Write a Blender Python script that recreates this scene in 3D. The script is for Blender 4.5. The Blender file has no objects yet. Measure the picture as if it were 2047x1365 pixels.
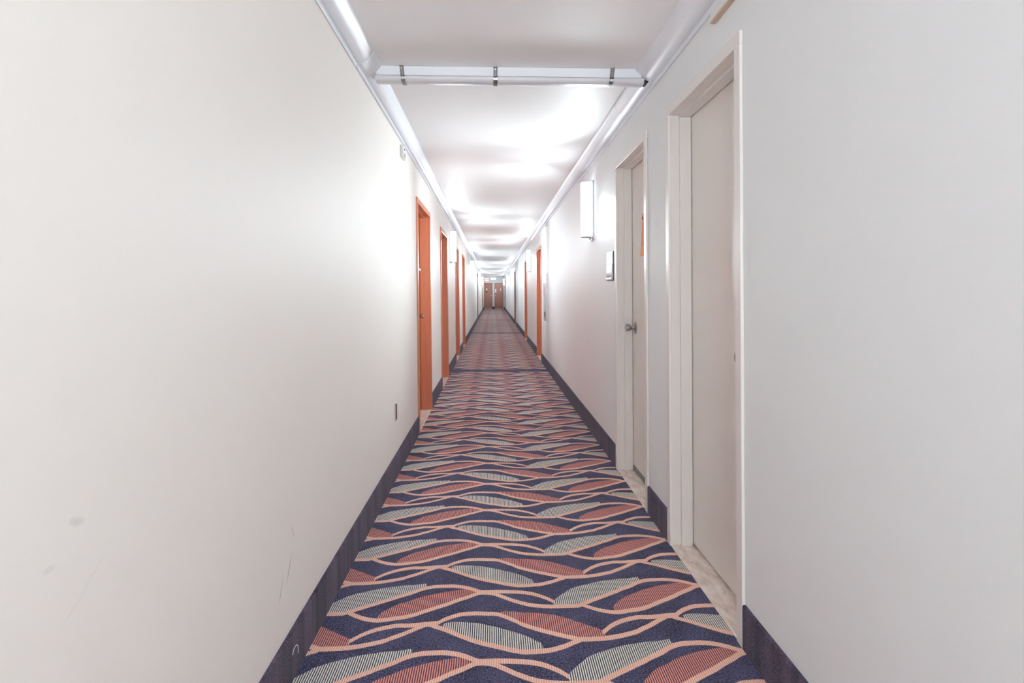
import bpy, bmesh, math
from mathutils import Vector, Matrix

S = bpy.context.scene
COL = S.collection
PI = math.pi

# ------------------------------------------------------------------ room numbers (metres)
Y0, Y1 = -6.0, 44.6            # corridor runs along +Y, camera at the origin
CEIL = 2.50
LX, LLEAN = -0.670, 0.0105     # left wall leans out slightly
RX, RLEAN = 0.909, 0.0050
WT = 0.16                      # wall thickness

def P(side, d, y, z):
    """d = distance out of the wall face into the corridor"""
    if side == 'L':
        return (LX - LLEAN * z + d, y, z)
    return (RX - RLEAN * z - d, y, z)

# ------------------------------------------------------------------ materials
def new_mat(name):
    m = bpy.data.materials.new(name); m.use_nodes = True
    nt = m.node_tree
    return m, nt, nt.nodes['Principled BSDF']

def srgb(r, g, b):
    f = lambda c: (c/255/12.92) if c/255 <= .04045 else ((c/255+.055)/1.055)**2.4
    return (f(r), f(g), f(b), 1)

def plain(name, rgb, rough=.5, metal=0, var=0.0, scale=6, bump=0.0, bscale=120, spec=.5, coat=0):
    m, nt, b = new_mat(name)
    b.inputs['Roughness'].default_value = rough
    b.inputs['Metallic'].default_value = metal
    b.inputs['Specular IOR Level'].default_value = spec
    b.inputs['Coat Weight'].default_value = coat
    N, L = nt.nodes, nt.links
    tc = N.new('ShaderNodeTexCoord')
    no = N.new('ShaderNodeTexNoise'); no.inputs['Scale'].default_value = scale; no.inputs['Detail'].default_value = 4
    L.new(tc.outputs['Object'], no.inputs['Vector'])
    mx = N.new('ShaderNodeMix'); mx.data_type = 'RGBA'
    c = srgb(*rgb)
    mx.inputs[6].default_value = tuple(x*(1-var) for x in c[:3])+(1,)
    mx.inputs[7].default_value = tuple(min(1, x*(1+var)) for x in c[:3])+(1,)
    L.new(no.outputs['Fac'], mx.inputs[0]); L.new(mx.outputs[2], b.inputs['Base Color'])
    if bump:
        n2 = N.new('ShaderNodeTexNoise'); n2.inputs['Scale'].default_value = bscale; n2.inputs['Detail'].default_value = 3
        L.new(tc.outputs['Object'], n2.inputs['Vector'])
        bp = N.new('ShaderNodeBump'); bp.inputs['Strength'].default_value = bump; bp.inputs['Distance'].default_value = .002
        L.new(n2.outputs['Fac'], bp.inputs['Height']); L.new(bp.outputs['Normal'], b.inputs['Normal'])
    return m

def emit(name, rgb, strength, base=(255, 255, 255)):
    m, nt, b = new_mat(name)
    b.inputs['Base Color'].default_value = srgb(*base)
    b.inputs['Emission Color'].default_value = srgb(*rgb)
    b.inputs['Emission Strength'].default_value = strength
    b.inputs['Roughness'].default_value = .4
    return m

class NB:
    """tiny node-math helper"""
    def __init__(s, nt): s.nt = nt
    def m(s, op, *a):
        n = s.nt.nodes.new('ShaderNodeMath'); n.operation = op
        for i, v in enumerate(a):
            if isinstance(v, (int, float)): n.inputs[i].default_value = v
            else: s.nt.links.new(v, n.inputs[i])
        return n.outputs[0]
    def mix(s, f, a, b):
        n = s.nt.nodes.new('ShaderNodeMix'); n.data_type = 'RGBA'
        for sock, v in ((n.inputs[0], f), (n.inputs[6], a), (n.inputs[7], b)):
            if isinstance(v, (tuple, int, float)): sock.default_value = v
            else: s.nt.links.new(v, sock)
        return n.outputs[2]
    def curve(s, x, pts):
        n = s.nt.nodes.new('ShaderNodeFloatCurve')
        cm = n.mapping; cm.use_clip = False
        c = cm.curves[0]
        sc = [(u, (v - CO) / CS) for u, v in pts]
        c.points[0].location = sc[0]; c.points[1].location = sc[-1]
        for u, v in sc[1:-1]: c.points.new(u, v)
        for p in c.points: p.handle_type = 'AUTO_CLAMPED'
        cm.update()
        s.nt.links.new(x, n.inputs['Value'])
        return s.m('ADD', s.m('MULTIPLY', n.outputs[0], CS), CO)
CO, CS = -0.1, 1.6

# carpet weave: centre lines of the four ribbons and heights of the four leaves over one repeat
F1 = [(0, 0.9459), (0.0407, 0.9939), (0.0854, 1.045), (0.1312, 1.0975), (0.1781, 1.1511), (0.2013, 1.1819), (0.25, 1.2346), (0.2991, 1.3015), (0.3513, 1.3352), (0.4055, 1.3371), (0.4604, 1.3214), (0.5046, 1.2871), (0.534, 1.2507), (0.563, 1.2148), (0.588, 1.2116), (0.6237, 1.2113), (0.6595, 1.2054), (0.6952, 1.1981), (0.7308, 1.188), (0.7745, 1.1659), (0.809, 1.1326), (0.8359, 1.0951), (0.862, 1.0517), (0.8802, 1.0098), (0.888, 0.99), (0.8925, 0.9278), (0.9212, 0.9271), (0.9659, 0.9266), (0.9939, 0.9333), (0.9999, 0.9458), (1, 0.9459)]
F2 = [(0, 0.9457), (0.036, 0.8904), (0.0737, 0.844), (0.1089, 0.8162), (0.1424, 0.8038), (0.1895, 0.8177), (0.2208, 0.8314), (0.2285, 0.8328), (0.2754, 0.8627), (0.3216, 0.9151), (0.369, 0.9688), (0.4175, 1.0225), (0.4669, 1.0881), (0.5077, 1.1339), (0.5351, 1.1711), (0.5632, 1.1952), (0.5881, 1.1921), (0.6166, 1.1747), (0.643, 1.1399), (0.6691, 1.1), (0.6931, 1.0623), (0.727, 1.0186), (0.7519, 0.9894), (0.7787, 0.9642), (0.8224, 0.9421), (0.8698, 0.9285), (0.9212, 0.9271), (0.9659, 0.9266), (0.9939, 0.9333), (0.9999, 0.9458), (1, 0.9457)]
G1 = [(0, 0.4361), (0.047, 0.4385), (0.0525, 0.512), (0.0687, 0.548), (0.0911, 0.5952), (0.1145, 0.632), (0.1447, 0.6684), (0.1701, 0.6884), (0.2024, 0.7079), (0.2318, 0.7184), (0.2647, 0.7142), (0.2987, 0.7171), (0.3338, 0.727), (0.3615, 0.7319), (0.3867, 0.735), (0.4076, 0.7727), (0.4418, 0.8179), (0.49, 0.8573), (0.5398, 0.8608), (0.5898, 0.8496), (0.6297, 0.8397), (0.6561, 0.8099), (0.6884, 0.7585), (0.7201, 0.7044), (0.7274, 0.6864), (0.7739, 0.6218), (0.8197, 0.5686), (0.8649, 0.5229), (0.9094, 0.479), (0.9449, 0.4493), (0.9565, 0.4374), (1.0, 0.4361)]
G2 = [(0, 0.4361), (0.047, 0.4385), (0.0956, 0.4534), (0.146, 0.481), (0.1987, 0.5209), (0.2084, 0.5361), (0.2468, 0.5814), (0.2875, 0.6388), (0.3211, 0.687), (0.3527, 0.7187), (0.376, 0.691), (0.3928, 0.6721), (0.4162, 0.6447), (0.4495, 0.5967), (0.4983, 0.5265), (0.5456, 0.4654), (0.5918, 0.4187), (0.6372, 0.3799), (0.6819, 0.3377), (0.7115, 0.3174), (0.7185, 0.3107), (0.7631, 0.3031), (0.8082, 0.3091), (0.8387, 0.318), (0.8701, 0.3406), (0.9024, 0.3696), (0.9359, 0.411), (0.9558, 0.4291), (0.9565, 0.4374), (1.0, 0.4361)]
WA = [(0, 0.3046), (0.0544, 0.2838), (0.1142, 0.2598), (0.1727, 0.2157), (0.2311, 0.162), (0.2856, 0.1045), (0.3089, 0.0827), (0.3129, 0.0), (0.8668, 0.0), (0.8708, 0.0), (0.8852, 0.0968), (0.9019, 0.1458), (0.9385, 0.2239), (0.9953, 0.3064), (1, 0.3046)]
RA = [(0, 0.0), (0.1271, 0.0), (0.1311, 0.0296), (0.142, 0.1144), (0.1693, 0.1722), (0.2006, 0.22), (0.255, 0.2585), (0.287, 0.273), (0.3486, 0.2524), (0.4098, 0.2229), (0.47, 0.1717), (0.5129, 0.1317), (0.5343, 0.0955), (0.5386, 0.0509), (0.5426, 0.0), (1, 0.0)]
WB = [(0, 0.0), (0.4096, 0.0002), (0.4136, 0.0236), (0.4145, 0.076), (0.4285, 0.1085), (0.4768, 0.1834), (0.5256, 0.2343), (0.5744, 0.2636), (0.6227, 0.262), (0.6701, 0.2551), (0.7166, 0.2366), (0.7392, 0.2177), (0.7541, 0.1939), (0.7832, 0.1369), (0.8075, 0.0876), (0.8081, 0.0363), (0.8121, 0.0004), (1, 0.0)]
RB = [(0, 0.196), (0.0148, 0.1737), (0.0518, 0.1159), (0.0671, 0.0067), (0.0739, 0.0), (0.0779, 0.0), (0.6357, 0.0), (0.6397, 0.0244), (0.6533, 0.0603), (0.7069, 0.1397), (0.7314, 0.1729), (0.7814, 0.2306), (0.8308, 0.2643), (0.8794, 0.2817), (0.9261, 0.2717), (0.9712, 0.2394), (1, 0.196)]

CPX, CPY, CSK, CX0, CVB = .942, .4633, .028, -.578, 1.9

def carpet_mat():
    m, nt, b = new_mat('carpet_weave')
    N, L = nt.nodes, nt.links; nb = NB(nt); M = nb.m
    tc = N.new('ShaderNodeTexCoord')
    # little wobble from hand-tufted rows
    wob = N.new('ShaderNodeTexNoise'); wob.inputs['Scale'].default_value = 160; wob.inputs['Detail'].default_value = 1
    L.new(tc.outputs['Object'], wob.inputs['Vector'])
    sp = N.new('ShaderNodeSeparateXYZ'); L.new(tc.outputs['Object'], sp.inputs[0])
    w = M('MULTIPLY', M('SUBTRACT', wob.outputs['Fac'], .5), .004)
    X = sp.outputs[0]; Y = M('ADD', sp.outputs[1], w)
    u = M('FRACT', M('DIVIDE', M('SUBTRACT', X, CX0), CPX))
    v = M('DIVIDE', M('SUBTRACT', M('SUBTRACT', Y, M('MULTIPLY', X, CSK)), CVB), CPY)
    cf1, cf2, cg1, cg2 = (nb.curve(u, t) for t in (F1, F2, G1, G2))
    hw = .0140 / CPY
    def dist(c): return M('WRAP', M('SUBTRACT', v, c), .5, -.5)
    d1, d2, d3, d4 = dist(cf1), dist(cf2), dist(cg1), dist(cg2)
    def skip(a, b): return M('SUBTRACT', 1.0, M('MULTIPLY', M('GREATER_THAN', u, a), M('LESS_THAN', u, b)))
    def rib(d): return M('LESS_THAN', M('ABSOLUTE', d), hw)
    # the two short upper ribbons end bluntly against a leaf
    r1 = M('MULTIPLY', rib(d1), skip(.8862, .8945)); r3 = M('MULTIPLY', rib(d3), skip(.0455, .0545))
    ribbon = M('MAXIMUM', M('MAXIMUM', r1, rib(d2)), M('MAXIMUM', r3, rib(d4)))

    def leaf(d, t):
        th = nb.curve(u, t)
        return M('MULTIPLY', M('GREATER_THAN', d, 0.0), M('LESS_THAN', d, th))
    def pick(lo, hi):      # base line of a leaf that runs over the repeat's edge
        k = M('GREATER_THAN', u, .5)
        return M('ADD', M('MULTIPLY', hi, k), M('MULTIPLY', lo, M('SUBTRACT', 1.0, k)))
    white = M('MAXIMUM', leaf(pick(d1, d2), WA), leaf(d4, WB))
    red = M('MAXIMUM', leaf(d2, RA), leaf(pick(d4, d3), RB))
    # tufted stripes along the corridor
    xs = M('ADD', X, M('MULTIPLY', M('SUBTRACT', wob.outputs['Fac'], .5), .0022))
    fr = M('FRACT', M('DIVIDE', xs, .0082))
    st = M('LESS_THAN', fr, .54)
    st2 = M('LESS_THAN', fr, .26)
    # mottled pile
    pile = N.new('ShaderNodeTexNoise'); pile.inputs['Scale'].default_value = 150; pile.inputs['Detail'].default_value = 3
    L.new(tc.outputs['Object'], pile.inputs['Vector'])
    big = N.new('ShaderNodeTexNoise'); big.inputs['Scale'].default_value = 9; big.inputs['Detail'].default_value = 3
    L.new(tc.outputs['Object'], big.inputs['Vector'])
    rmp = N.new('ShaderNodeMapRange'); rmp.inputs[1].default_value = .37; rmp.inputs[2].default_value = .64
    L.new(M('ADD', M('MULTIPLY', pile.outputs['Fac'], .8), M('MULTIPLY', big.outputs['Fac'], .2)), rmp.inputs[0])
    navy = nb.mix(rmp.outputs[0], srgb(*NAVY_A), srgb(*NAVY_B))
    dark_w = nb.mix(rmp.outputs[0], srgb(30, 27, 38), srgb(70, 64, 76))
    dark_r = nb.mix(rmp.outputs[0], srgb(66, 24, 38), srgb(106, 50, 62))
    wh = nb.mix(st, dark_w, srgb(226, 222, 214))
    rd = nb.mix(st, dark_r, srgb(212, 144, 136))
    rb = nb.mix(st2, srgb(218, 163, 142), srgb(246, 216, 202))
    c = nb.mix(white, navy, wh)
    c = nb.mix(red, c, rd)
    c = nb.mix(ribbon, c, rb)
    # dark joining bands across the corridor
    seam = 0.0
    for yc, h in ((9.41, .15), (18.05, .17), (26.54, .17), (34.6, .2), (43.9, .7)):
        k = M('LESS_THAN', M('ABSOLUTE', M('SUBTRACT', sp.outputs[1], yc)), h)
        seam = M('MAXIMUM', seam, k)
    c = nb.mix(seam, c, navy)
    # general tuft darkening
    g = M('ADD', M('MULTIPLY', pile.outputs['Fac'], .36), .82)
    hs = N.new('ShaderNodeHueSaturation'); L.new(c, hs.inputs['Color']); L.new(g, hs.inputs['Value'])
    L.new(hs.outputs[0], b.inputs['Base Color'])
    b.inputs['Roughness'].default_value = .95
    b.inputs['Specular IOR Level'].default_value = .15
    b.inputs['Sheen Weight'].default_value = CARPET_SHEEN
    b.inputs['Sheen Roughness'].default_value = .6
    bp = N.new('ShaderNodeBump'); bp.inputs['Strength'].default_value = .35; bp.inputs['Distance'].default_value = .003
    L.new(pile.outputs['Fac'], bp.inputs['Height']); L.new(bp.outputs['Normal'], b.inputs['Normal'])
    return m

def base_mat():
    m, nt, b = new_mat('cove_carpet'); N, L = nt.nodes, nt.links; nb = NB(nt)
    tc = N.new('ShaderNodeTexCoord')
    pile = N.new('ShaderNodeTexNoise'); pile.inputs['Scale'].default_value = 190; pile.inputs['Detail'].default_value = 3
    L.new(tc.outputs['Object'], pile.inputs['Vector'])
    mp = N.new('ShaderNodeMapping'); mp.inputs['Scale'].default_value = (1, 7, .6); L.new(tc.outputs['Object'], mp.inputs['Vector'])
    big = N.new('ShaderNodeTexNoise'); big.inputs['Scale'].default_value = 2.2; big.inputs['Detail'].default_value = 3
    L.new(mp.outputs[0], big.inputs['Vector'])
    rmp = N.new('ShaderNodeMapRange'); rmp.inputs[1].default_value = .36; rmp.inputs[2].default_value = .66
    L.new(nb.m('ADD', nb.m('MULTIPLY', pile.outputs['Fac'], .6), nb.m('MULTIPLY', big.outputs['Fac'], .4)), rmp.inputs[0])
    L.new(nb.mix(rmp.outputs[0], srgb(*BASE_A), srgb(*BASE_B)), b.inputs['Base Color'])
    b.inputs['Roughness'].default_value = .95; b.inputs['Specular IOR Level'].default_value = .15
    b.inputs['Sheen Weight'].default_value = .08
    bp = N.new('ShaderNodeBump'); bp.inputs['Strength'].default_value = .5; bp.inputs['Distance'].default_value = .003
    L.new(pile.outputs['Fac'], bp.inputs['Height']); L.new(bp.outputs['Normal'], b.inputs['Normal'])
    return m

def wall_mat(name, rgb, scuffs=()):
    m, nt, b = new_mat(name); N, L = nt.nodes, nt.links; nb = NB(nt); M = nb.m
    tc = N.new('ShaderNodeTexCoord')
    no = N.new('ShaderNodeTexNoise'); no.inputs['Scale'].default_value = 1.1; no.inputs['Detail'].default_value = 3
    L.new(tc.outputs['Object'], no.inputs['Vector'])
    c0 = srgb(*rgb)
    c = nb.mix(no.outputs['Fac'], tuple(x*.985 for x in c0[:3])+(1,), tuple(x*1.01 for x in c0[:3])+(1,))
    if scuffs:
        sp = N.new('ShaderNodeSeparateXYZ'); L.new(tc.outputs['Object'], sp.inputs[0])
        n3 = N.new('ShaderNodeTexNoise'); n3.inputs['Scale'].default_value = 55; n3.inputs['Detail'].default_value = 4
        L.new(tc.outputs['Object'], n3.inputs['Vector'])
        for (y, z, a, bb, ang, k) in scuffs:
            dy = M('SUBTRACT', sp.outputs[1], y); dz = M('SUBTRACT', sp.outputs[2], z)
            ca, sa = math.cos(ang), math.sin(ang)
            p = M('DIVIDE', M('ADD', M('MULTIPLY', dy, ca), M('MULTIPLY', dz, sa)), a)
            q = M('DIVIDE', M('SUBTRACT', M('MULTIPLY', dz, ca), M('MULTIPLY', dy, sa)), bb)
            r = M('ADD', M('MULTIPLY', p, p), M('MULTIPLY', q, q))
            f = M('MULTIPLY', M('MAXIMUM', M('SUBTRACT', 1.0, r), 0.0), M('MULTIPLY', n3.outputs['Fac'], 2*k))
            c = nb.mix(f, c, srgb(120, 116, 116))
    L.new(c, b.inputs['Base Color'])
    b.inputs['Roughness'].default_value = .55; b.inputs['Specular IOR Level'].default_value = .3
    return m

def concrete_mat():
    m, nt, b = new_mat('threshold_concrete'); N, L = nt.nodes, nt.links; nb = NB(nt)
    tc = N.new('ShaderNodeTexCoord')
    mp = N.new('ShaderNodeMapping'); mp.inputs['Scale'].default_value = (2.5, 1, 1); L.new(tc.outputs['Object'], mp.inputs['Vector'])
    a = N.new('ShaderNodeTexNoise'); a.inputs['Scale'].default_value = 9; a.inputs['Detail'].default_value = 8; a.inputs['Roughness'].default_value = .65
    L.new(mp.outputs[0], a.inputs['Vector'])
    r = N.new('ShaderNodeValToRGB'); L.new(a.outputs['Fac'], r.inputs[0])
    e = r.color_ramp.elements
    e[0].position = .3; e[0].color = srgb(186, 166, 154); e[1].position = .72; e[1].color = srgb(250, 246, 242)
    k = e.new(.5); k.color = srgb(230, 216, 206)
    v = N.new('ShaderNodeTexVoronoi'); v.inputs['Scale'].default_value = 11; L.new(tc.outputs['Object'], v.inputs['Vector'])
    f = nb.m('LESS_THAN', v.outputs['Distance'], .09)
    L.new(nb.mix(nb.m('MULTIPLY', f, .6), r.outputs[0], srgb(120, 96, 78)), b.inputs['Base Color'])
    b.inputs['Roughness'].default_value = .5
    return m

NAVY_A, NAVY_B = (8, 7, 24), (92, 88, 124)
BASE_A, BASE_B = (20, 15, 30), (104, 90, 112)
CARPET_SHEEN = .06
SHADE_E = 4.4
LAMP_W = 18.5; FRONT_W = 9.0; LAMP_C = (.84, .943, 1.0); LAMP_SPREAD = 110; LAMP_TILT = 6; LAMP_YAW = 38

MAT = {}
MAT['wall_l'] = wall_mat('left_wall_paint', (242, 237, 231), [
    (.965, .905, .022, .010, -.35, .16), (.905, .855, .014, .007, 0, .12),
    (1.0, .80, .045, .004, .55, .06), (.96, .77, .05, .003, .5, .06),
    (1.86, .33, .05, .004, 1.0, .55), (1.93, .36, .06, .004, .95, .6), (1.97, .47, .035, .004, -1.1, .35),
    (3.2, .62, .09, .003, .9, .25)])
MAT['wall_r'] = wall_mat('right_wall_paint', (237, 238.4, 239))
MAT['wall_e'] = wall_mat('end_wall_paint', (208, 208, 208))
MAT['ceil'] = wall_mat('ceiling_paint', (248, 247, 247))
MAT['carpet'] = carpet_mat()
MAT['base'] = base_mat()
MAT['conc'] = concrete_mat()
MAT['beige'] = plain('beige_gloss_paint', (235, 230, 226), .32, var=.02, scale=2, bump=.04, bscale=30)
MAT['beige_leaf'] = plain('beige_door_paint', (233, 226, 220), .34, var=.02, scale=2, bump=.05, bscale=25)
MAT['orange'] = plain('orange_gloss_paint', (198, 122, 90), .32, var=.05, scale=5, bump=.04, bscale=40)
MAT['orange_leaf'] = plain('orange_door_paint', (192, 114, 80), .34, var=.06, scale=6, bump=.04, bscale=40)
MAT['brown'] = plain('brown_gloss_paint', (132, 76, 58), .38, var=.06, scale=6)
MAT['end_leaf'] = plain('end_door_paint', (150, 98, 84), .4, var=.05, scale=2)
MAT['pvc'] = plain('glossy_white_cover', (236, 238, 243), .4, var=.015, scale=1.5, bump=.05, bscale=7)
MAT['pvc2'] = plain('brushed_white_cover', (216, 215, 219), .3, var=.05, scale=14)
MAT['white'] = plain('white_plastic', (236, 236, 234), .4, var=.02)
MAT['tan'] = plain('tan_edge', (196, 170, 146), .5, var=.08, scale=30)
MAT['cream'] = plain('cream_plastic', (226, 218, 204), .4, var=.03)
MAT['dkbrown'] = plain('dark_brown_plastic', (84, 66, 50), .4, var=.1, scale=40)
MAT['steel'] = plain('brushed_steel', (176, 172, 168), .28, 1, var=.08, scale=60)
MAT['strap'] = plain('galvanised_strap', (150, 148, 148), .32, 1, var=.25, scale=160)
MAT['alu'] = plain('satin_aluminium', (206, 208, 216), .3, .85, var=.05, scale=20)
MAT['gunmetal'] = plain('dark_steel_edge', (92, 92, 96), .35, .8, var=.05)
MAT['dark'] = plain('hole_dark_paint', (34, 26, 24), .8, var=.1)  # dark colour that paints the shade inside holes
MAT['black'] = plain('black_rubber', (26, 25, 30), .6, var=.1)
MAT['paper'] = plain('white_paper', (240, 238, 236), .7, var=.02)
MAT['grey'] = plain('grey_rubber', (120, 118, 116), .6, var=.05)
MAT['shade'] = emit('lit_shade', (232, 246, 255), SHADE_E)
MAT['sign_lit'] = emit('sign_face', (255, 222, 222), .45, (240, 218, 218))
MAT['sign_red'] = emit('sign_letters', (232, 60, 60), .35, (200, 30, 30))
MAT['box_lit'] = emit('light_box_diffuser', (255, 255, 252), 1.3)
MAT['glass'] = plain('cabinet_pane', (196, 202, 212), .12, .1, var=.03)
MAT['red'] = plain('red_sticker', (206, 70, 66), .5, var=.05)

def notice_mat():
    m, nt, b = new_mat('orange_notice'); N, L = nt.nodes, nt.links; nb = NB(nt)
    tc = N.new('ShaderNodeTexCoord'); sp = N.new('ShaderNodeSeparateXYZ'); L.new(tc.outputs['Object'], sp.inputs[0])
    z = sp.outputs[2]
    ln = nb.m('LESS_THAN', nb.m('FRACT', nb.m('DIVIDE', z, .0095)), .42)
    no = N.new('ShaderNodeTexNoise'); no.inputs['Scale'].default_value = 220; L.new(tc.outputs['Object'], no.inputs['Vector'])
    ln = nb.m('MULTIPLY', ln, nb.m('GREATER_THAN', no.outputs['Fac'], .42))
    ln = nb.m('MULTIPLY', ln, nb.m('GREATER_THAN', z, .075))
    ln = nb.m('MULTIPLY', ln, nb.m('LESS_THAN', z, .225))
    L.new(nb.mix(nb.m('MULTIPLY', ln, .75), srgb(238, 164, 122), srgb(196, 104, 62)), b.inputs['Base Color'])
    b.inputs['Roughness'].default_value = .6
    return m
MAT['notice'] = notice_mat()

# ------------------------------------------------------------------ mesh helpers
class MB:
    def __init__(s): s.bm = bmesh.new()
    def poly(s, pts): return s.bm.faces.new([s.bm.verts.new(p) for p in pts])
    def hexa(s, c):
        v = [s.bm.verts.new(p) for p in c]
        for f in ((0,1,2,3), (7,6,5,4), (0,4,5,1), (1,5,6,2), (2,6,7,3), (3,7,4,0)):
            s.bm.faces.new([v[i] for i in f])
        return s
    def box(s, x0, x1, y0, y1, z0, z1):
        return s.hexa([(x0,y0,z0),(x1,y0,z0),(x1,y1,z0),(x0,y1,z0),(x0,y0,z1),(x1,y0,z1),(x1,y1,z1),(x0,y1,z1)])
    def sbox(s, side, d0, d1, y0, y1, z0, z1):
        q = lambda d, y, z: P(side, d, y, z)
        return s.hexa([q(d0,y0,z0),q(d1,y0,z0),q(d1,y1,z0),q(d0,y1,z0),q(d0,y0,z1),q(d1,y0,z1),q(d1,y1,z1),q(d0,y1,z1)])
    def loft(s, rings, closed=True, caps=True):
        """skin a list of rings of points"""
        vs = [[s.bm.verts.new(p) for p in r] for r in rings]
        n = len(vs[0])
        for a, b in zip(vs, vs[1:]):
            for i in range(n if closed else n-1):
                j = (i+1) % n
                s.bm.faces.new([a[i], a[j], b[j], b[i]])
        if caps and closed:
            s.bm.faces.new(vs[0][::-1]); s.bm.faces.new(vs[-1])
        return s
    def revolve(s, origin, axis, prof, n=24):
        """prof: list of (t along axis, radius)"""
        ax = Vector(axis).normalized()
        u = ax.orthogonal().normalized(); w = ax.cross(u)
        rings = []
        for t, r in prof:
            r = max(r, .0002)
            rings.append([tuple(Vector(origin) + ax*t + (u*math.cos(2*PI*k/n) + w*math.sin(2*PI*k/n))*r) for k in range(n)])
        return s.loft(rings)

def obj(name, mb, mat, parent=None, bevel=0.0, smooth=False, origin=None, seg=2):
    bm = mb.bm
    bmesh.ops.recalc_face_normals(bm, faces=bm.faces)
    off = Vector(parent['_o']) if parent is not None and '_o' in parent else (Vector(origin) if origin else Vector((0,0,0)))
    for v in bm.verts: v.co -= off
    me = bpy.data.meshes.new(name); bm.to_mesh(me); bm.free()
    me.materials.append(MAT[mat])
    if smooth:
        for p in me.polygons: p.use_smooth = True
        me.set_sharp_from_angle(angle=math.radians(40))
    o = bpy.data.objects.new(name, me); COL.objects.link(o)
    if parent is not None:
        o.parent = parent; o['_o'] = tuple(off)
    elif origin: o.location = origin; o['_o'] = tuple(origin)
    if bevel:
        b = o.modifiers.new('bevel', 'BEVEL'); b.width = bevel; b.segments = seg; b.limit_method = 'ANGLE'
        b.angle_limit = math.radians(40)
    return o

def thing(name, label, cat, loc, group=None, kind=None):
    o = bpy.data.objects.new(name, None); COL.objects.link(o)
    o.location = loc; o.empty_display_size = .1
    o['label'] = label; o['category'] = cat; o['_o'] = tuple(loc)
    if group: o['group'] = group
    if kind: o['kind'] = kind
    return o

def tag(o, label, cat, group=None, kind=None):
    o['label'] = label; o['category'] = cat
    if group: o['group'] = group
    if kind: o['kind'] = kind
    return o

# ------------------------------------------------------------------ doors
CW = .05     # casing width
OR_TOP, BE_TOP = 2.145, 2.222
DOORS = {
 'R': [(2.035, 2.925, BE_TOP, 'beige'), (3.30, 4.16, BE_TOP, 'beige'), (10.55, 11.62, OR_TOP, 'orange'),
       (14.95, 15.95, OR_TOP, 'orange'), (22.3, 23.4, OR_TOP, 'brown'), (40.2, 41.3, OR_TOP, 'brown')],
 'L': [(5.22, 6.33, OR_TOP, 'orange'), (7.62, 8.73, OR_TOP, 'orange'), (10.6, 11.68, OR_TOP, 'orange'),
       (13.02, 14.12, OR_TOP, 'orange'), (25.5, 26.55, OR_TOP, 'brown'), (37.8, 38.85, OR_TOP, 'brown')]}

# shell -------------------------------------------------------------
def build_wall(side, name, mat, label):
    mb = MB()
    y = Y0
    for (a, b, top, _) in DOORS[side]:
        a2, b2, t2 = a+.02, b-.02, top-.02
        mb.sbox(side, -WT, 0, y, a2, -.02, CEIL)
        mb.sbox(side, -WT, 0, a2, b2, t2, CEIL)
        y = b2
    mb.sbox(side, -WT, 0, y, Y1, -.02, CEIL)
    o = obj(name, mb, mat); tag(o, label, 'wall', kind='structure')
    mb = MB(); y = Y0
    spans = []
    for (a, b, *_r) in DOORS[side]:
        spans.append((y, a)); y = b
    spans.append((y, Y1))
    for a, b in spans:
        # folded carpet strip: thin, rounded top edge
        prof = [(.0005, 0), (.0125, 0), (.0125, .151), (.0105, .1565), (.007, .1585), (.0005, .1585)]
        mb.loft([[P(side, d, yy, z) for d, z in prof] for yy in (a, b)])
    o = obj('baseboard_' + name.split('_')[1], mb, 'base')
    tag(o, 'dark purple carpet base strip along the %s wall' % name.split('_')[1], 'baseboard', kind='structure')
build_wall('L', 'wall_left', 'wall_l', 'long off-white painted corridor wall on the left with faint scuffs')
build_wall('R', 'wall_right', 'wall_r', 'long off-white painted corridor wall on the right with beige doors')

tag(obj('floor', MB().box(-1.1, 1.4, Y0, Y1+.3, -.12, -.012), 'conc'), 'bare concrete slab showing under the doorways', 'floor', kind='structure')
tag(obj('carpet', MB().box(LX+.0005, RX-.0005, Y0, Y1-.0, -.012, 0), 'carpet'),
    'patterned navy carpet with peach ribbons and striped leaf shapes down the corridor', 'carpet', kind='structure')
tag(obj('ceiling', MB().box(-1.1, 1.4, Y0, Y1+.3, CEIL, CEIL+.1), 'ceil'), 'flat white painted corridor ceiling', 'ceiling', kind='structure')
tag(obj('wall_back', MB().box(-1.1, 1.4, Y0-.1, Y0, -.1, CEIL+.1), 'wall_r'), 'plain wall closing the corridor behind the camera', 'wall', kind='structure')

def add_knob(leaf, side, y, z, d, far_latch, mat='steel', scale=1.0):
    ax = Vector((1 if side == 'L' else -1, 0, 0))
    o = P(side, d, y, z)
    k = obj('knob', MB().revolve(o, ax, [(.006, .0001), (.006, .011), (.030, .011), (.033, .017), (.040, .0235), (.062, .0275), (.0665, .026), (.0675, .0001)], 28), mat, leaf, smooth=True)
    obj('rose', MB().revolve(o, ax, [(0, .0001), (0, .044), (.002, .044), (.006, .036), (.009, .016), (.0091, .0001)], 28), mat, leaf, smooth=True)
    return k

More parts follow.
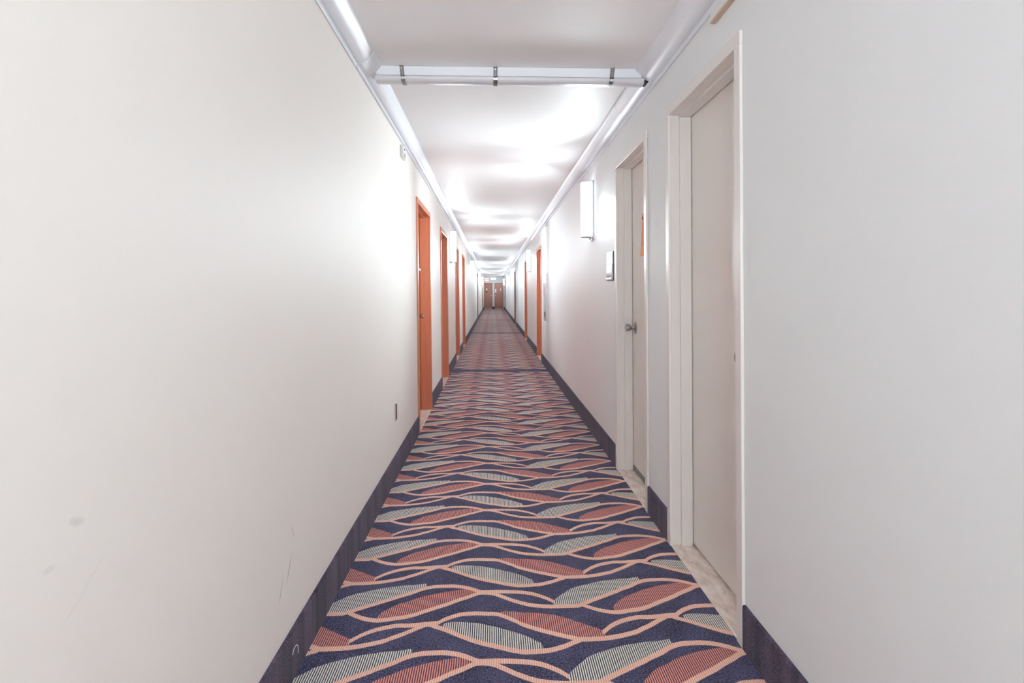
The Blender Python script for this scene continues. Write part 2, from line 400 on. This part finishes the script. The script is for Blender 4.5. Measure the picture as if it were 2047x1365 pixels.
def build_door(n, side, a, b, top, style, label, latch_y=None, gap=.008):
    yc = (a+b)/2
    t = thing('door_%d' % n, label, 'door', P(side, 0, yc, 0), kind='structure')
    fm = {'beige': 'beige', 'orange': 'orange', 'brown': 'brown'}[style]
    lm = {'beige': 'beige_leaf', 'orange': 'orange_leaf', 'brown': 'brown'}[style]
    cd = .013
    # casing (flat face around the opening)
    mb = MB()
    mb.sbox(side, 0.0005, cd, a, a+CW, 0, top-CW); mb.sbox(side, .0005, cd, b-CW, b, 0, top-CW)
    mb.sbox(side, .0005, cd, a, b, top-CW, top)
    obj('casing', mb, fm, t, bevel=.0025)
    # jamb lining with rebate
    mb = MB()
    for d0, d1, w in ((-.045, .010, CW-.003), (-.100, -.045, CW+.010), (-.155, -.100, CW-.003)):
        mb.sbox(side, d0, d1, a+.021, a+w, .0, top-w)
        mb.sbox(side, d0, d1, b-w, b-.021, .0, top-w)
        mb.sbox(side, d0, d1, a+.021, b-.021, top-w, top-.021)
    obj('jamb', mb, fm, t, bevel=.0015, seg=1)
    # leaf
    mb = MB().sbox(side, -.146, -.1045, a+CW, b-CW, gap, top-CW-.004)
    lf = obj('leaf', mb, lm, t, bevel=.002)
    # threshold
    mb = MB().sbox(side, -WT, .008, a+.002, b-.002, -.011, .004)
    th = obj('threshold', mb, 'conc', t, bevel=.003)
    th['label'] = 'worn pale stone sill'
    if latch_y is not None:
        add_knob(lf, side, latch_y, 1.03, -.1045, True)
    return t, lf

R, Ld = DOORS['R'], DOORS['L']
d1, lf1 = build_door(1, 'R', *R[0], 'wide beige door nearest on the right, with an empty lock hole', None, .016)
# empty lock bore: steel edge, its inner shade painted as a dark disc
o = P('R', -.1045, 2.335, 1.01)
bore = obj('lock_bore', MB().revolve(o, (-1,0,0), [(-.012,.0001), (-.012,.0245), (.0012,.0262), (.0015,.0285), (.0002,.0292), (-.004,.0285)], 28), 'gunmetal', lf1, smooth=True)
obj('bore_shade_disc', MB().revolve(P('R', -.1045, 2.335, 1.012), (-1,0,0), [(.0002,.0001), (.0004,.0240), (.0006, .0001)], 24), 'dark', bore)
d2, lf2 = build_door(2, 'R', *R[1], 'narrower beige door with steel knob and orange notice, second on the right', 4.03)
obj('kick_sweep', MB().sbox('R', -.1045, -.100, R[1][0]+.06, R[1][1]-.07, .010, .045), 'grey', lf2, bevel=.001)
build_door(3, 'R', *R[2], 'orange door on the right just past the fire extinguisher cabinet', 10.78)
build_door(4, 'R', *R[3], 'orange door on the right just past the second right wall sconce', 15.15)
build_door(5, 'R', *R[4], 'thin dark brown door edge on the right just before the third right sconce', 22.5)
build_door(6, 'R', *R[5], 'last brown door on the right, beside the end wall', 40.4)
build_door(7, 'L', *Ld[0], 'orange door nearest on the left, with a steel knob and a white paper slip', 6.05)
build_door(8, 'L', *Ld[1], 'orange door on the left just before the first left wall sconce', None)
build_door(9, 'L', *Ld[2], 'orange door on the left just past the first left wall sconce', 11.4)
build_door(10, 'L', *Ld[3], 'fourth orange door from the front on the left', 13.8)
build_door(11, 'L', *Ld[4], 'thin brown door edge on the left before the third left sconce', 25.8)
build_door(12, 'L', *Ld[5], 'last brown door on the left, beneath the farthest left sconce', 38.1)

# ------------------------------------------------------------------ end wall with two doors
mb = MB()
DT = 2.0
for x0, x1, z0, z1 in ((-1.1, -.645, -.02, CEIL), (-.645, .84, DT, CEIL), (-.005, .155, -.02, DT), (.84, 1.4, -.02, CEIL)):
    mb.box(x0, x1, Y1, Y1+.15, z0, z1)
tag(obj('wall_end', mb, 'wall_e'), 'short off-white wall closing the far end of the corridor', 'wall', kind='structure')
tag(obj('baseboard_end', MB().box(-.004, .154, Y1-.012, Y1-.0005, 0, .16), 'black'), 'black base strip on the white post between the end doors', 'baseboard', kind='structure')
def end_door(n, x0, x1, label, hx, extras):
    t = thing('door_%d' % n, label, 'door', ((x0+x1)/2, Y1, 0), kind='structure')
    mb = MB()
    mb.box(x0, x0+.03, Y1-.006, Y1+.12, 0, DT-.03); mb.box(x1-.03, x1, Y1-.006, Y1+.12, 0, DT-.03)
    mb.box(x0, x1, Y1-.006, Y1+.12, DT-.03, DT)
    obj('frame', mb, 'brown', t, bevel=.002, seg=1)
    lf = obj('leaf', MB().box(x0+.03, x1-.03, Y1+.03, Y1+.075, .02, DT-.034), 'end_leaf', t, bevel=.002, seg=1)
    obj('threshold', MB().box(x0+.01, x1-.01, Y1-.03, Y1+.13, -.011, .016), 'conc', t, bevel=.004)
    o = (hx, Y1+.03, 1.02)
    h = obj('handle', MB().revolve(o, (0,-1,0), [(0,.0001), (0,.04), (.006,.04), (.008,.012), (.045,.012), (.048,.022), (.07,.028), (.072,.0001)], 20), 'steel', lf, smooth=True)
    return t, lf
eL, lfL = end_door(13, -.64, -.01, 'left one of two pinkish brown doors in the end wall, under the exit sign', -.10, 0)
eR, lfR = end_door(14, .16, .835, 'right one of two pinkish brown doors in the end wall, with white stickers', .235, 0)
def slab(name, x0, x1, z0, z1, mat, parent, dep=.006, y=None):
    yy = Y1+.03 if y is None else y
    return obj(name, MB().box(x0, x1, yy-dep, yy, z0, z1), mat, parent, bevel=.001, seg=1)
slab('number_plate', -.50, -.41, 1.44, 1.55, 'white', lfL)['label'] = 'white square plate'
slab('card_reader', -.51, -.42, 1.24, 1.40, 'black', lfL, .03)['label'] = 'black wall reader'
slab('sticker', .185, .30, 1.40, 1.52, 'paper', lfR)['label'] = 'white paper sticker'
slab('sticker', .185, .30, 1.24, 1.37, 'paper', lfR)['label'] = 'white paper sticker'
slab('sticker', .60, .66, 1.40, 1.57, 'paper', lfR)['label'] = 'narrow white sticker'

# exit sign and light box
t = thing('exit_sign', 'small glowing red and white exit sign above the left end door', 'exit sign', (-.46, Y1, 2.13))
obj('housing', MB().box(-.635, -.285, Y1-.06, Y1-.001, 2.13, 2.365), 'white', t, bevel=.004)
fc = obj('face', MB().box(-.625, -.295, Y1-.063, Y1-.0601, 2.14, 2.355), 'sign_lit', t)
cu = bpy.data.curves.new('exit_text', 'FONT'); cu.body = 'EXIT'; cu.size = .155; cu.extrude = .0015; cu.align_x = 'CENTER'; cu.align_y = 'CENTER'
tmp = bpy.data.objects.new('exit_text', cu); COL.objects.link(tmp)
bpy.context.view_layer.update()
me = bpy.data.meshes.new_from_object(tmp.evaluated_get(bpy.context.evaluated_depsgraph_get()))
COL.objects.unlink(tmp); bpy.data.objects.remove(tmp)
me.materials.clear(); me.materials.append(MAT['sign_red'])
for v in me.vertices:
    x, y, z = v.co; v.co = (x*1.0 - .46 + .46, -.0635 - z, y + 2.2475 - 2.13)
lt = bpy.data.objects.new('lettering', me); COL.objects.link(lt); lt.parent = t

t = thing('emergency_light', 'white lit emergency light box on the end wall above the post', 'light', (.07, Y1, 2.23))
obj('housing', MB().box(-.135, .275, Y1-.07, Y1-.001, 2.235, 2.405), 'white', t, bevel=.006)
obj('diffuser', MB().box(-.12, .26, Y1-.078, Y1-.0701, 2.25, 2.39), 'box_lit', t, bevel=.003)

# ------------------------------------------------------------------ sconces
def sconce(side, y, label):
    tilt = LAMP_TILT if y > 0 else -8
    boost = 1 if y > 0 else 1.75  # added sconces behind the camera tip upward and are boosted as fill
    w, z0, z1 = .062, 1.745, 2.272
    t = thing('wall_sconce', label, 'wall light', P(side, 0, y, z0), 'lit wall sconces along both walls')
    obj('back_plate', MB().sbox(side, .0005, .0145, y-w, y+w, z0, z1), 'alu', t, bevel=.003)
    n = 14; hw = .056; pr = .092
    ring = []
    for k in range(n+1):
        a = PI*k/n
        cx, sx = math.cos(a), math.sin(a)
        ring.append((math.copysign(abs(cx)**.62, cx)*hw, .0147 + abs(sx)**.62*pr))
    rings = []
    for zz, sc in ((z0+.034, .95), (z0+.037, 1), (z1-.016, 1), (z1-.012, .96)):
        rings.append([P(side, .0147 + (d-.0147)*sc, y + yy*sc, zz) for yy, d in ring])
    obj('shade', MB().loft(rings), 'shade', t, smooth=True)
    # the lamp throws most of its light up and down the corridor
    for sg in (-1, 1):
        la = bpy.data.lights.new('lamp_glow', 'AREA'); la.shape = 'RECTANGLE'; la.size = .07; la.size_y = .30
        la.energy = LAMP_W*boost; la.color = LAMP_C; la.spread = math.radians(LAMP_SPREAD)
        lo = bpy.data.objects.new('lamp_glow', la); COL.objects.link(lo)
        p = Vector(P(side, .066, y + sg*.0595, z0+.19)) - Vector(t['_o'])
        # -Z of the light looks along +-Y, its long side is vertical
        lo.matrix_local = Matrix.Translation(p) @ Matrix.Rotation((-sg if side == 'L' else sg)*math.radians(LAMP_YAW), 4, 'Z') @ Matrix.Rotation(-sg*math.radians(tilt), 4, 'X') @ Matrix(((sg, 0, 0), (0, 0, -sg), (0, 1, 0))).to_4x4()
        lo.parent = t
    la = bpy.data.lights.new('lamp_glow', 'AREA'); la.shape = 'RECTANGLE'; la.size = .09; la.size_y = .30
    la.energy = FRONT_W*boost; la.color = LAMP_C
    lo = bpy.data.objects.new('lamp_glow', la); COL.objects.link(lo)
    p = Vector(P(side, .1095, y, z0+.19)) - Vector(t['_o'])
    sx = 1 if side == 'L' else -1
    lo.matrix_local = Matrix.Translation(p) @ Matrix(((0, 0, -sx), (-sx, 0, 0), (0, 1, 0))).to_4x4()
    lo.parent = t
    # lower rim bracket and screw knob
    mb = MB()
    rings = [[P(side, .0147 + (d-.0147)*1.03, y + yy*1.03, zz) for yy, d in ring] for zz in (z0+.026, z0+.033)]
    obj('lower_rim', mb.loft(rings), 'white', t, smooth=True)
    obj('finial', MB().revolve(P(side, .026, y, z0+.026), (0,0,-1), [(0,.0001), (0,.008), (.012,.010), (.02,.006), (.022,.0001)], 16), 'steel', t, smooth=True)
    return t
SC = [('R', 5.13, 'large lit white wall sconce nearest on the right, before the beige doors end'),
      ('R', 13.45, 'second lit wall sconce on the right, between two orange doors'),
      ('R', 24.0, 'third lit wall sconce on the right, past the dark brown door'),
      ('R', 32.9, 'fourth lit wall sconce on the right'),
      ('R', 42.3, 'farthest lit wall sconce on the right, next to the end wall'),
      ('L', 9.33, 'nearest lit wall sconce on the left, after the second orange door'),
      ('L', 18.1, 'second lit wall sconce on the left, past the fourth orange door'),
      ('L', 27.7, 'third lit wall sconce on the left'),
      ('L', 37.1, 'farthest lit wall sconce on the left, near the exit sign'),
      ('R', -2.3, 'added unseen fill sconce just behind the camera on the right'),  # from here on: unseen sconces added to brighten the foreground
      ('L', -3.1, 'added unseen fill sconce just behind the camera on the left'),
      ('R', -3.8, 'added unseen fill sconce well behind the camera on the right'),
      ('L', -4.8, 'added unseen fill sconce well behind the camera on the left')]
SC[0] = ('R', 5.13, 'large lit white wall sconce nearest on the right, past the silver room plate')
for s in SC: sconce(*s)

# ------------------------------------------------------------------ pipe covers in the ceiling corners
def cover(side, y0, y1, d_in, d_out, drop, label, grow=0.0, gap=.0005):
    """ogee pipe cover running along a ceiling corner"""
    zb = CEIL - drop
    s = (d_out - d_in)
    prof = [(0, 0), (.16, -.02), (.34, .04), (.5, .16), (.64, .34), (.76, .52), (.86, .66), (.94, .80), (.985, .92), (1, 1)]
    ou = [(d_in + u*s + grow*.7, zb + w*drop - grow*(1-w)) for u, w in prof]
    ou[-1] = (ou[-1][0], CEIL - gap)
    # smooth the profile
    pts = []
    for k in range(len(ou)-1):
        p0 = ou[max(k-1, 0)]; p1 = ou[k]; p2 = ou[k+1]; p3 = ou[min(k+2, len(ou)-1)]
        for j in range(4):
            t = j/4
            f = lambda a, b, c, e: .5*((2*b) + (-a+c)*t + (2*a-5*b+4*c-e)*t*t + (-a+3*b-3*c+e)*t**3)
            pts.append((f(p0[0],p1[0],p2[0],p3[0]), f(p0[1],p1[1],p2[1],p3[1])))
    pts.append(ou[-1])
    ring = pts + [(.0008, CEIL-gap), (.0008, zb)]
    ctr = P(side, 0, (y0+y1)/2, zb)
    t = thing('pipe_cover', label, 'pipe cover', ctr, 'white pipe covers along the ceiling corners')
    obj('cover_shell', MB().loft([[P(side, d, y, z) for d, z in ring] for y in (y0, y1)]), 'pvc', t, smooth=True)
    mb = MB().sbox(side, .0008, .011+grow, y0, y1, zb-.022, zb-.0005)
    obj('wall_flange', mb, 'pvc', t, bevel=.002, seg=1)
    return t
cover('L', Y0+.01, 2.93, .012, .094, .058, 'glossy white pipe cover along the left ceiling corner before the cross pipe', .0)
cover('L', 2.935, 6.15, .012, .094, .058, 'white pipe cover in the left ceiling corner running on past the cross pipe', .004)
cover('L', 6.156, Y1-.01, .012, .092, .060, 'long white pipe cover receding down the left ceiling corner', .0)
cover('R', Y0+.01, 3.15, .018, .116, .060, 'glossy white pipe cover along the right ceiling corner above the near beige door', .0025)
cover('R', 3.152, 3.72, .018, .104, .060, 'short white pipe cover on the right just past the cross pipe, gapping from the ceiling', .0025, .009)
cover('R', 3.725, Y1-.01, .018, .106, .058, 'long white pipe cover receding down the right ceiling corner', .0)

# ------------------------------------------------------------------ cross pipe cover with straps
YC = 3.115
xa, xb = P('L', .082, 0, 2.47)[0], P('R', .095, 0, 2.47)[0]
xa2, xb2 = P('L', .066, 0, 2.45)[0], P('R', .070, 0, 2.44)[0]
t = thing('cross_pipe_cover', 'white boxed pipe cover crossing the ceiling, held by three metal straps', 'pipe cover', ((xa+xb)/2, YC, CEIL))
obj('upper_casing', MB().box(xa-.012, xb+.012, YC, YC+.07, CEIL-.0505, CEIL-.0012), 'pvc', t, bevel=.0015)
lowp = [(.0, -.0525), (-.004, -.0545), (-.006, -.062), (-.004, -.072), (.004, -.080), (.008, -.0825), (.016, -.0832), (.030, -.0832), (.052, -.0832), (.064, -.080), (.072, -.072), (.074, -.0525)]
obj('lower_casing', MB().loft([[(x, YC+dy, CEIL+dz) for dy, dz in lowp] for x in (xa2, xb2)]), 'pvc2', t, smooth=True)

def strap(xc, lean, parent):
    """perforated steel band bent under the cover"""
    path = [(.002, -.001), (-.0022, -.004), (-.0022, -.0505), (-.0075, -.056), (-.0085, -.062), (-.0065, -.0735), (.0025, -.082), (.008, -.0848), (.024, -.0855), (.052, -.0855), (.066, -.082), (.0755, -.073), (.0765, -.004)]
    # arc length lookup
    seg = [0]
    for p, q in zip(path, path[1:]): seg.append(seg[-1] + math.dist(p, q))
    def at(s):
        for i in range(len(seg)-1):
            if s <= seg[i+1] + 1e-9:
                k = (s-seg[i])/max(seg[i+1]-seg[i], 1e-9)
                return (path[i][0]+(path[i+1][0]-path[i][0])*k, path[i][1]+(path[i+1][1]-path[i][1])*k)
        return path[-1]
    w = .0215; cell = .0105; r = .003
    bm = bmesh.new(); s0 = 0.0; tot = seg[-1]
    n = int(tot/cell)
    def pt(s, x):
        dy, dz = at(max(0, min(tot, s)))
        return (xc + x + lean*(-dz), YC+dy, CEIL+dz)
    for i in range(n):
        a, b = i*cell, (i+1)*cell; m = (a+b)/2
        sq = []; oc = []
        for k in range(8):
            an = PI/8 + k*PI/4
            cx, cy = math.cos(an), math.sin(an)
            oc.append((m + r*cy, r*cx))
        sqp = [(b, w/2), (b, w/4*0+.0), (b, -w/2), (m, -w/2), (a, -w/2), (a, 0), (a, w/2), (m, w/2)]
        # octagon corner order matches: start top right, go counter clockwise
        out = [(m+cell*.25, w/2), (b, w/5), (b, -w/5), (m+cell*.25, -w/2), (m-cell*.25, -w/2), (a, -w/5), (a, w/5), (m-cell*.25, w/2)]
        vo = [bm.verts.new(pt(*p)) for p in out]; vi = [bm.verts.new(pt(*p)) for p in oc]
        for k in range(8):
            j = (k+1) % 8
            bm.faces.new([vo[k], vo[j], vi[j], vi[k]])
        for (p, q, c) in ((0, 1, (b, w/2)), (2, 3, (b, -w/2)), (4, 5, (a, -w/2)), (6, 7, (a, w/2))):
            vc = bm.verts.new(pt(*c)); bm.faces.new([vo[p], vc, vo[q]])
    bmesh.ops.remove_doubles(bm, verts=bm.verts, dist=.0001)
    mb = MB(); mb.bm.free(); mb.bm = bm
    o = obj('strap', mb, 'strap', parent)
    so = o.modifiers.new('thick', 'SOLIDIFY'); so.thickness = .0012; so.offset = 0
    # hanger bolt head  at the ceiling
    obj('bolt', MB().revolve((xc, YC-.002, CEIL-.012), (0,-1,0), [(0,.0001), (0,.0055), (.004,.0055), (.005,.0001)], 6), 'steel', o)
    return o
pr = [(.078, 2.440), (.060, 2.4325), (.048, 2.428), (.040, 2.436), (.044, 2.448), (.060, 2.452), (.078, 2.452)]
obj('cut_shade_piece', MB().loft([[P('R', d, y, z) for d, z in pr] for y in (3.128, 3.196)]), 'dark', t)['label'] = 'dark piece painting the shade of a rough hole cut round the pipe end'  # solid dark piece stands in for the shade inside the cut hole
for xc, ln in ((-.490, .12), (.016, 0), (.655, -.12)): strap(xc, ln, t)

# ------------------------------------------------------------------ small wall things
# silver room plate
t = thing('room_plate', 'square brushed silver room plate on the right wall beside the second beige door', 'sign', P('R', 0, 4.35, 1.365), None)
obj('back_panel', MB().sbox('R', .0005, .008, 4.245, 4.455, 1.368, 1.586), 'gunmetal', t, bevel=.001)
obj('upper_face', MB().sbox('R', .0082, .0115, 4.247, 4.453, 1.495, 1.585), 'alu', t, bevel=.001)
pr = [(.0082, 1.494), (.0125, 1.492), (.016, 1.478), (.0175, 1.45), (.0165, 1.415), (.0125, 1.398), (.0082, 1.396)]
obj('curved_insert', MB().loft([[P('R', d, y, z) for d, z in pr] for y in (4.25, 4.45)]), 'alu', t, smooth=True)
pr = [(.0082, 1.3935), (.015, 1.3925), (.021, 1.386), (.021, 1.376), (.015, 1.370), (.0082, 1.3695)]
obj('bottom_rail', MB().loft([[P('R', d, y, z) for d, z in pr] for y in (4.247, 4.453)]), 'steel', t, smooth=True)

# extinguisher cabinet
t = thing('extinguisher_cabinet', 'flat white extinguisher cabinet with grey pane on the right wall', 'cabinet', P('R', 0, 9.73, .74))
mb = MB()
ya, yb, za, zb = 9.43, 10.03, .742, 1.595
f = .045
mb.sbox('R', .0005, .020, ya, yb, za, za+f); mb.sbox('R', .0005, .020, ya, yb, zb-.16, zb)
mb.sbox('R', .0005, .020, ya, ya+f, za+f, zb-.16); mb.sbox('R', .0005, .020, yb-f, yb, za+f, zb-.16)
obj('frame', mb, 'white', t, bevel=.002, seg=1)
pn = obj('pane', MB().sbox('R', .002, .012, ya+f, yb-f, za+f, zb-.16), 'glass', t)
obj('label_strip', MB().sbox('R', .0122, .0135, yb-f-.05, yb-f-.01, 1.15, 1.40), 'red', pn)
obj('latch', MB().sbox('R', .0202, .034, 9.70, 9.76, .865, .945), 'gunmetal', t, bevel=.003)

# detectors / junction boxes high on the walls
def small_box(name, side, y, z, w, h, dep, label, cat, mat='white', slots=True):
    t = thing(name, label, cat, P(side, 0, y, z-h/2))
    obj('housing', MB().sbox(side, .0005, dep, y-w/2, y+w/2, z-h/2, z+h/2), mat, t, bevel=.004)
    if slots:
        mb = MB()
        for k in (-1, 0, 1):
            mb.sbox(side, dep+.0001, dep+.0012, y-w*.3, y+w*.3, z-h*.28+k*h*.12, z-h*.28+k*h*.12+h*.05)
        obj('grille', mb, 'grey', t)
        obj('indicator', MB().revolve(P(side, dep, y-w*.1, z+h*.22), (1 if side == 'L' else -1,0,0), [(0,.0001), (0,.007), (.004,.006), (.005,.0001)], 12), 'black', t)
    return t
small_box('wall_sensor', 'L', 4.42, 2.345, .13, .092, .024, 'small white sensor box high on the left wall below the pipe cover', 'sensor')
small_box('junction_box', 'R', 9.42, 2.405, .07, .08, .025, 'tiny white box high on the right wall above the extinguisher cabinet', 'sensor')
# cable from the left sensor up to the cover
cu = MB(); rings = []
for k in range(7):
    z = 2.390 + k*.010; y = 4.47 + .01*math.sin(k*.8)
    c = Vector(P('L', .008, y, z))
    rings.append([tuple(c + Vector((.0025*math.cos(a), .0025*math.sin(a), 0))) for a in [2*PI*i/8 for i in range(8)]])
tag(obj('cable', cu.loft(rings), 'grey', origin=P('L', .008, 4.47, 2.39)), 'short grey cable from left wall sensor up to the pipe cover', 'cable')
# sounder box at top right
t = thing('alarm_box', 'white box with tan lower edge at the top of the right wall', 'alarm', P('R', 0, 2.16, 2.405))
obj('housing', MB().sbox('R', .0005, .022, 2.02, 2.292, 2.370, 2.4145), 'white', t, bevel=.003)
obj('lower_lip', MB().sbox('R', .0005, .020, 2.022, 2.290, 2.360, 2.3698), 'tan', t, bevel=.001)

# outlet on the left wall
t = thing('wall_outlet', 'dark brown wall outlet with cream plate low on the left wall', 'outlet', P('L', 0, 4.02, .385))
obj('cover_plate', MB().sbox('L', .0005, .0055, 3.985, 4.062, .386, .514), 'cream', t, bevel=.002)
mb = MB(); mb.sbox('L', .0056, .0085, 4.0, 4.047, .396, .504)
obj('receptacle', mb, 'dkbrown', t, bevel=.001)

# orange notice on the second beige door
ctr = P('R', -.1035, 3.77, 1.52)
mb = MB(); rings = []
for k in range(15):
    z = 1.52 + k*.0205
    cur = max(0, 1 - k/4.0)
    d = -.1035 + .012*cur**2
    wl = 3.70; wr = 3.835 + .022*max(0, 1-abs(k-2)/9.0) - .02*(k == 0)
    rings.append([P('R', d, wl, z), P('R', d, wr, z), P('R', d+.0008, wr, z), P('R', d+.0008, wl, z)])
nt = obj('paper_notice', mb.loft(rings), 'notice', origin=ctr, smooth=True)
tag(nt, 'orange paper notice curling at the bottom on the second beige door', 'notice')
obj('hole_dot', MB().revolve(P('R', -.1026, 3.805, 1.775), (-1,0,0), [(0,.0001), (0,.011), (.002,.010), (.0025,.0001)], 16), 'dark', nt)  # dark disc in place of the hole near the notice's top

# white slip on the first orange door (left)
mb = MB(); rings = []
for k in range(9):
    u = k/8
    y = 5.92 + .30*u; z = 1.625 - .125*u; d = -.103 + .016*math.sin(u*9)**2 + .004
    rings.append([P('L', d, y, z-.012), P('L', d, y, z+.012), P('L', d+.0008, y, z+.012), P('L', d+.0008, y, z-.012)])
tag(obj('paper_slip', mb.loft(rings), 'paper', origin=P('L', -.10, 6.05, 1.55), smooth=True), 'twisted white paper slip stuck across the nearest left orange door', 'paper')

# white thread on the left base strip
rings = []
pts = [(1.915, .088), (1.925, .098), (1.94, .100), (1.955, .097), (1.965, .088), (1.97, .075), (1.968, .062)]
for y, z in pts:
    c = Vector(P('L', .0142, y, z)); rr = .0009
    rings.append([tuple(c + Vector((rr*math.cos(a), rr*.6*math.sin(a), rr*math.sin(a)))) for a in [2*PI*i/6 for i in range(6)]])
tag(obj('thread', MB().loft(rings), 'paper', origin=P('L', .0142, 1.94, .08), smooth=True), 'curled white thread stuck on the left base strip at the front', 'thread')

for o in list(bpy.data.objects):
    if '_o' in o: del o['_o']

# ------------------------------------------------------------------ camera, light, colour
cam = bpy.data.cameras.new('camera'); co = bpy.data.objects.new('camera', cam); COL.objects.link(co)
co.location = (0, 0, 1.28); co.rotation_euler = (PI/2, 0, -math.atan(39/1150))
cam.sensor_width = 36; cam.lens = 36*1150/2047; cam.shift_y = -98.5/2047; cam.clip_start = .05
S.camera = co

w = bpy.data.worlds.new('world'); S.world = w; w.use_nodes = True
w.node_tree.nodes['Background'].inputs[0].default_value = (.9, .95, 1, 1)
w.node_tree.nodes['Background'].inputs[1].default_value = 0.0

vs = S.view_settings
vs.view_transform = 'Standard'; vs.look = 'None'; vs.gamma = 1; vs.use_curve_mapping = False
vs.exposure = -0.06
cy = S.cycles
cy.max_bounces = 8; cy.diffuse_bounces = 8; cy.glossy_bounces = 3
cy.use_adaptive_sampling = True; cy.adaptive_threshold = .04
cy.caustics_reflective = False; cy.caustics_refractive = False
cy.blur_glossy = 1.0; cy.use_light_tree = False
cy.use_denoising = True
try: cy.denoiser = 'OPENIMAGEDENOISE'
except Exception: pass
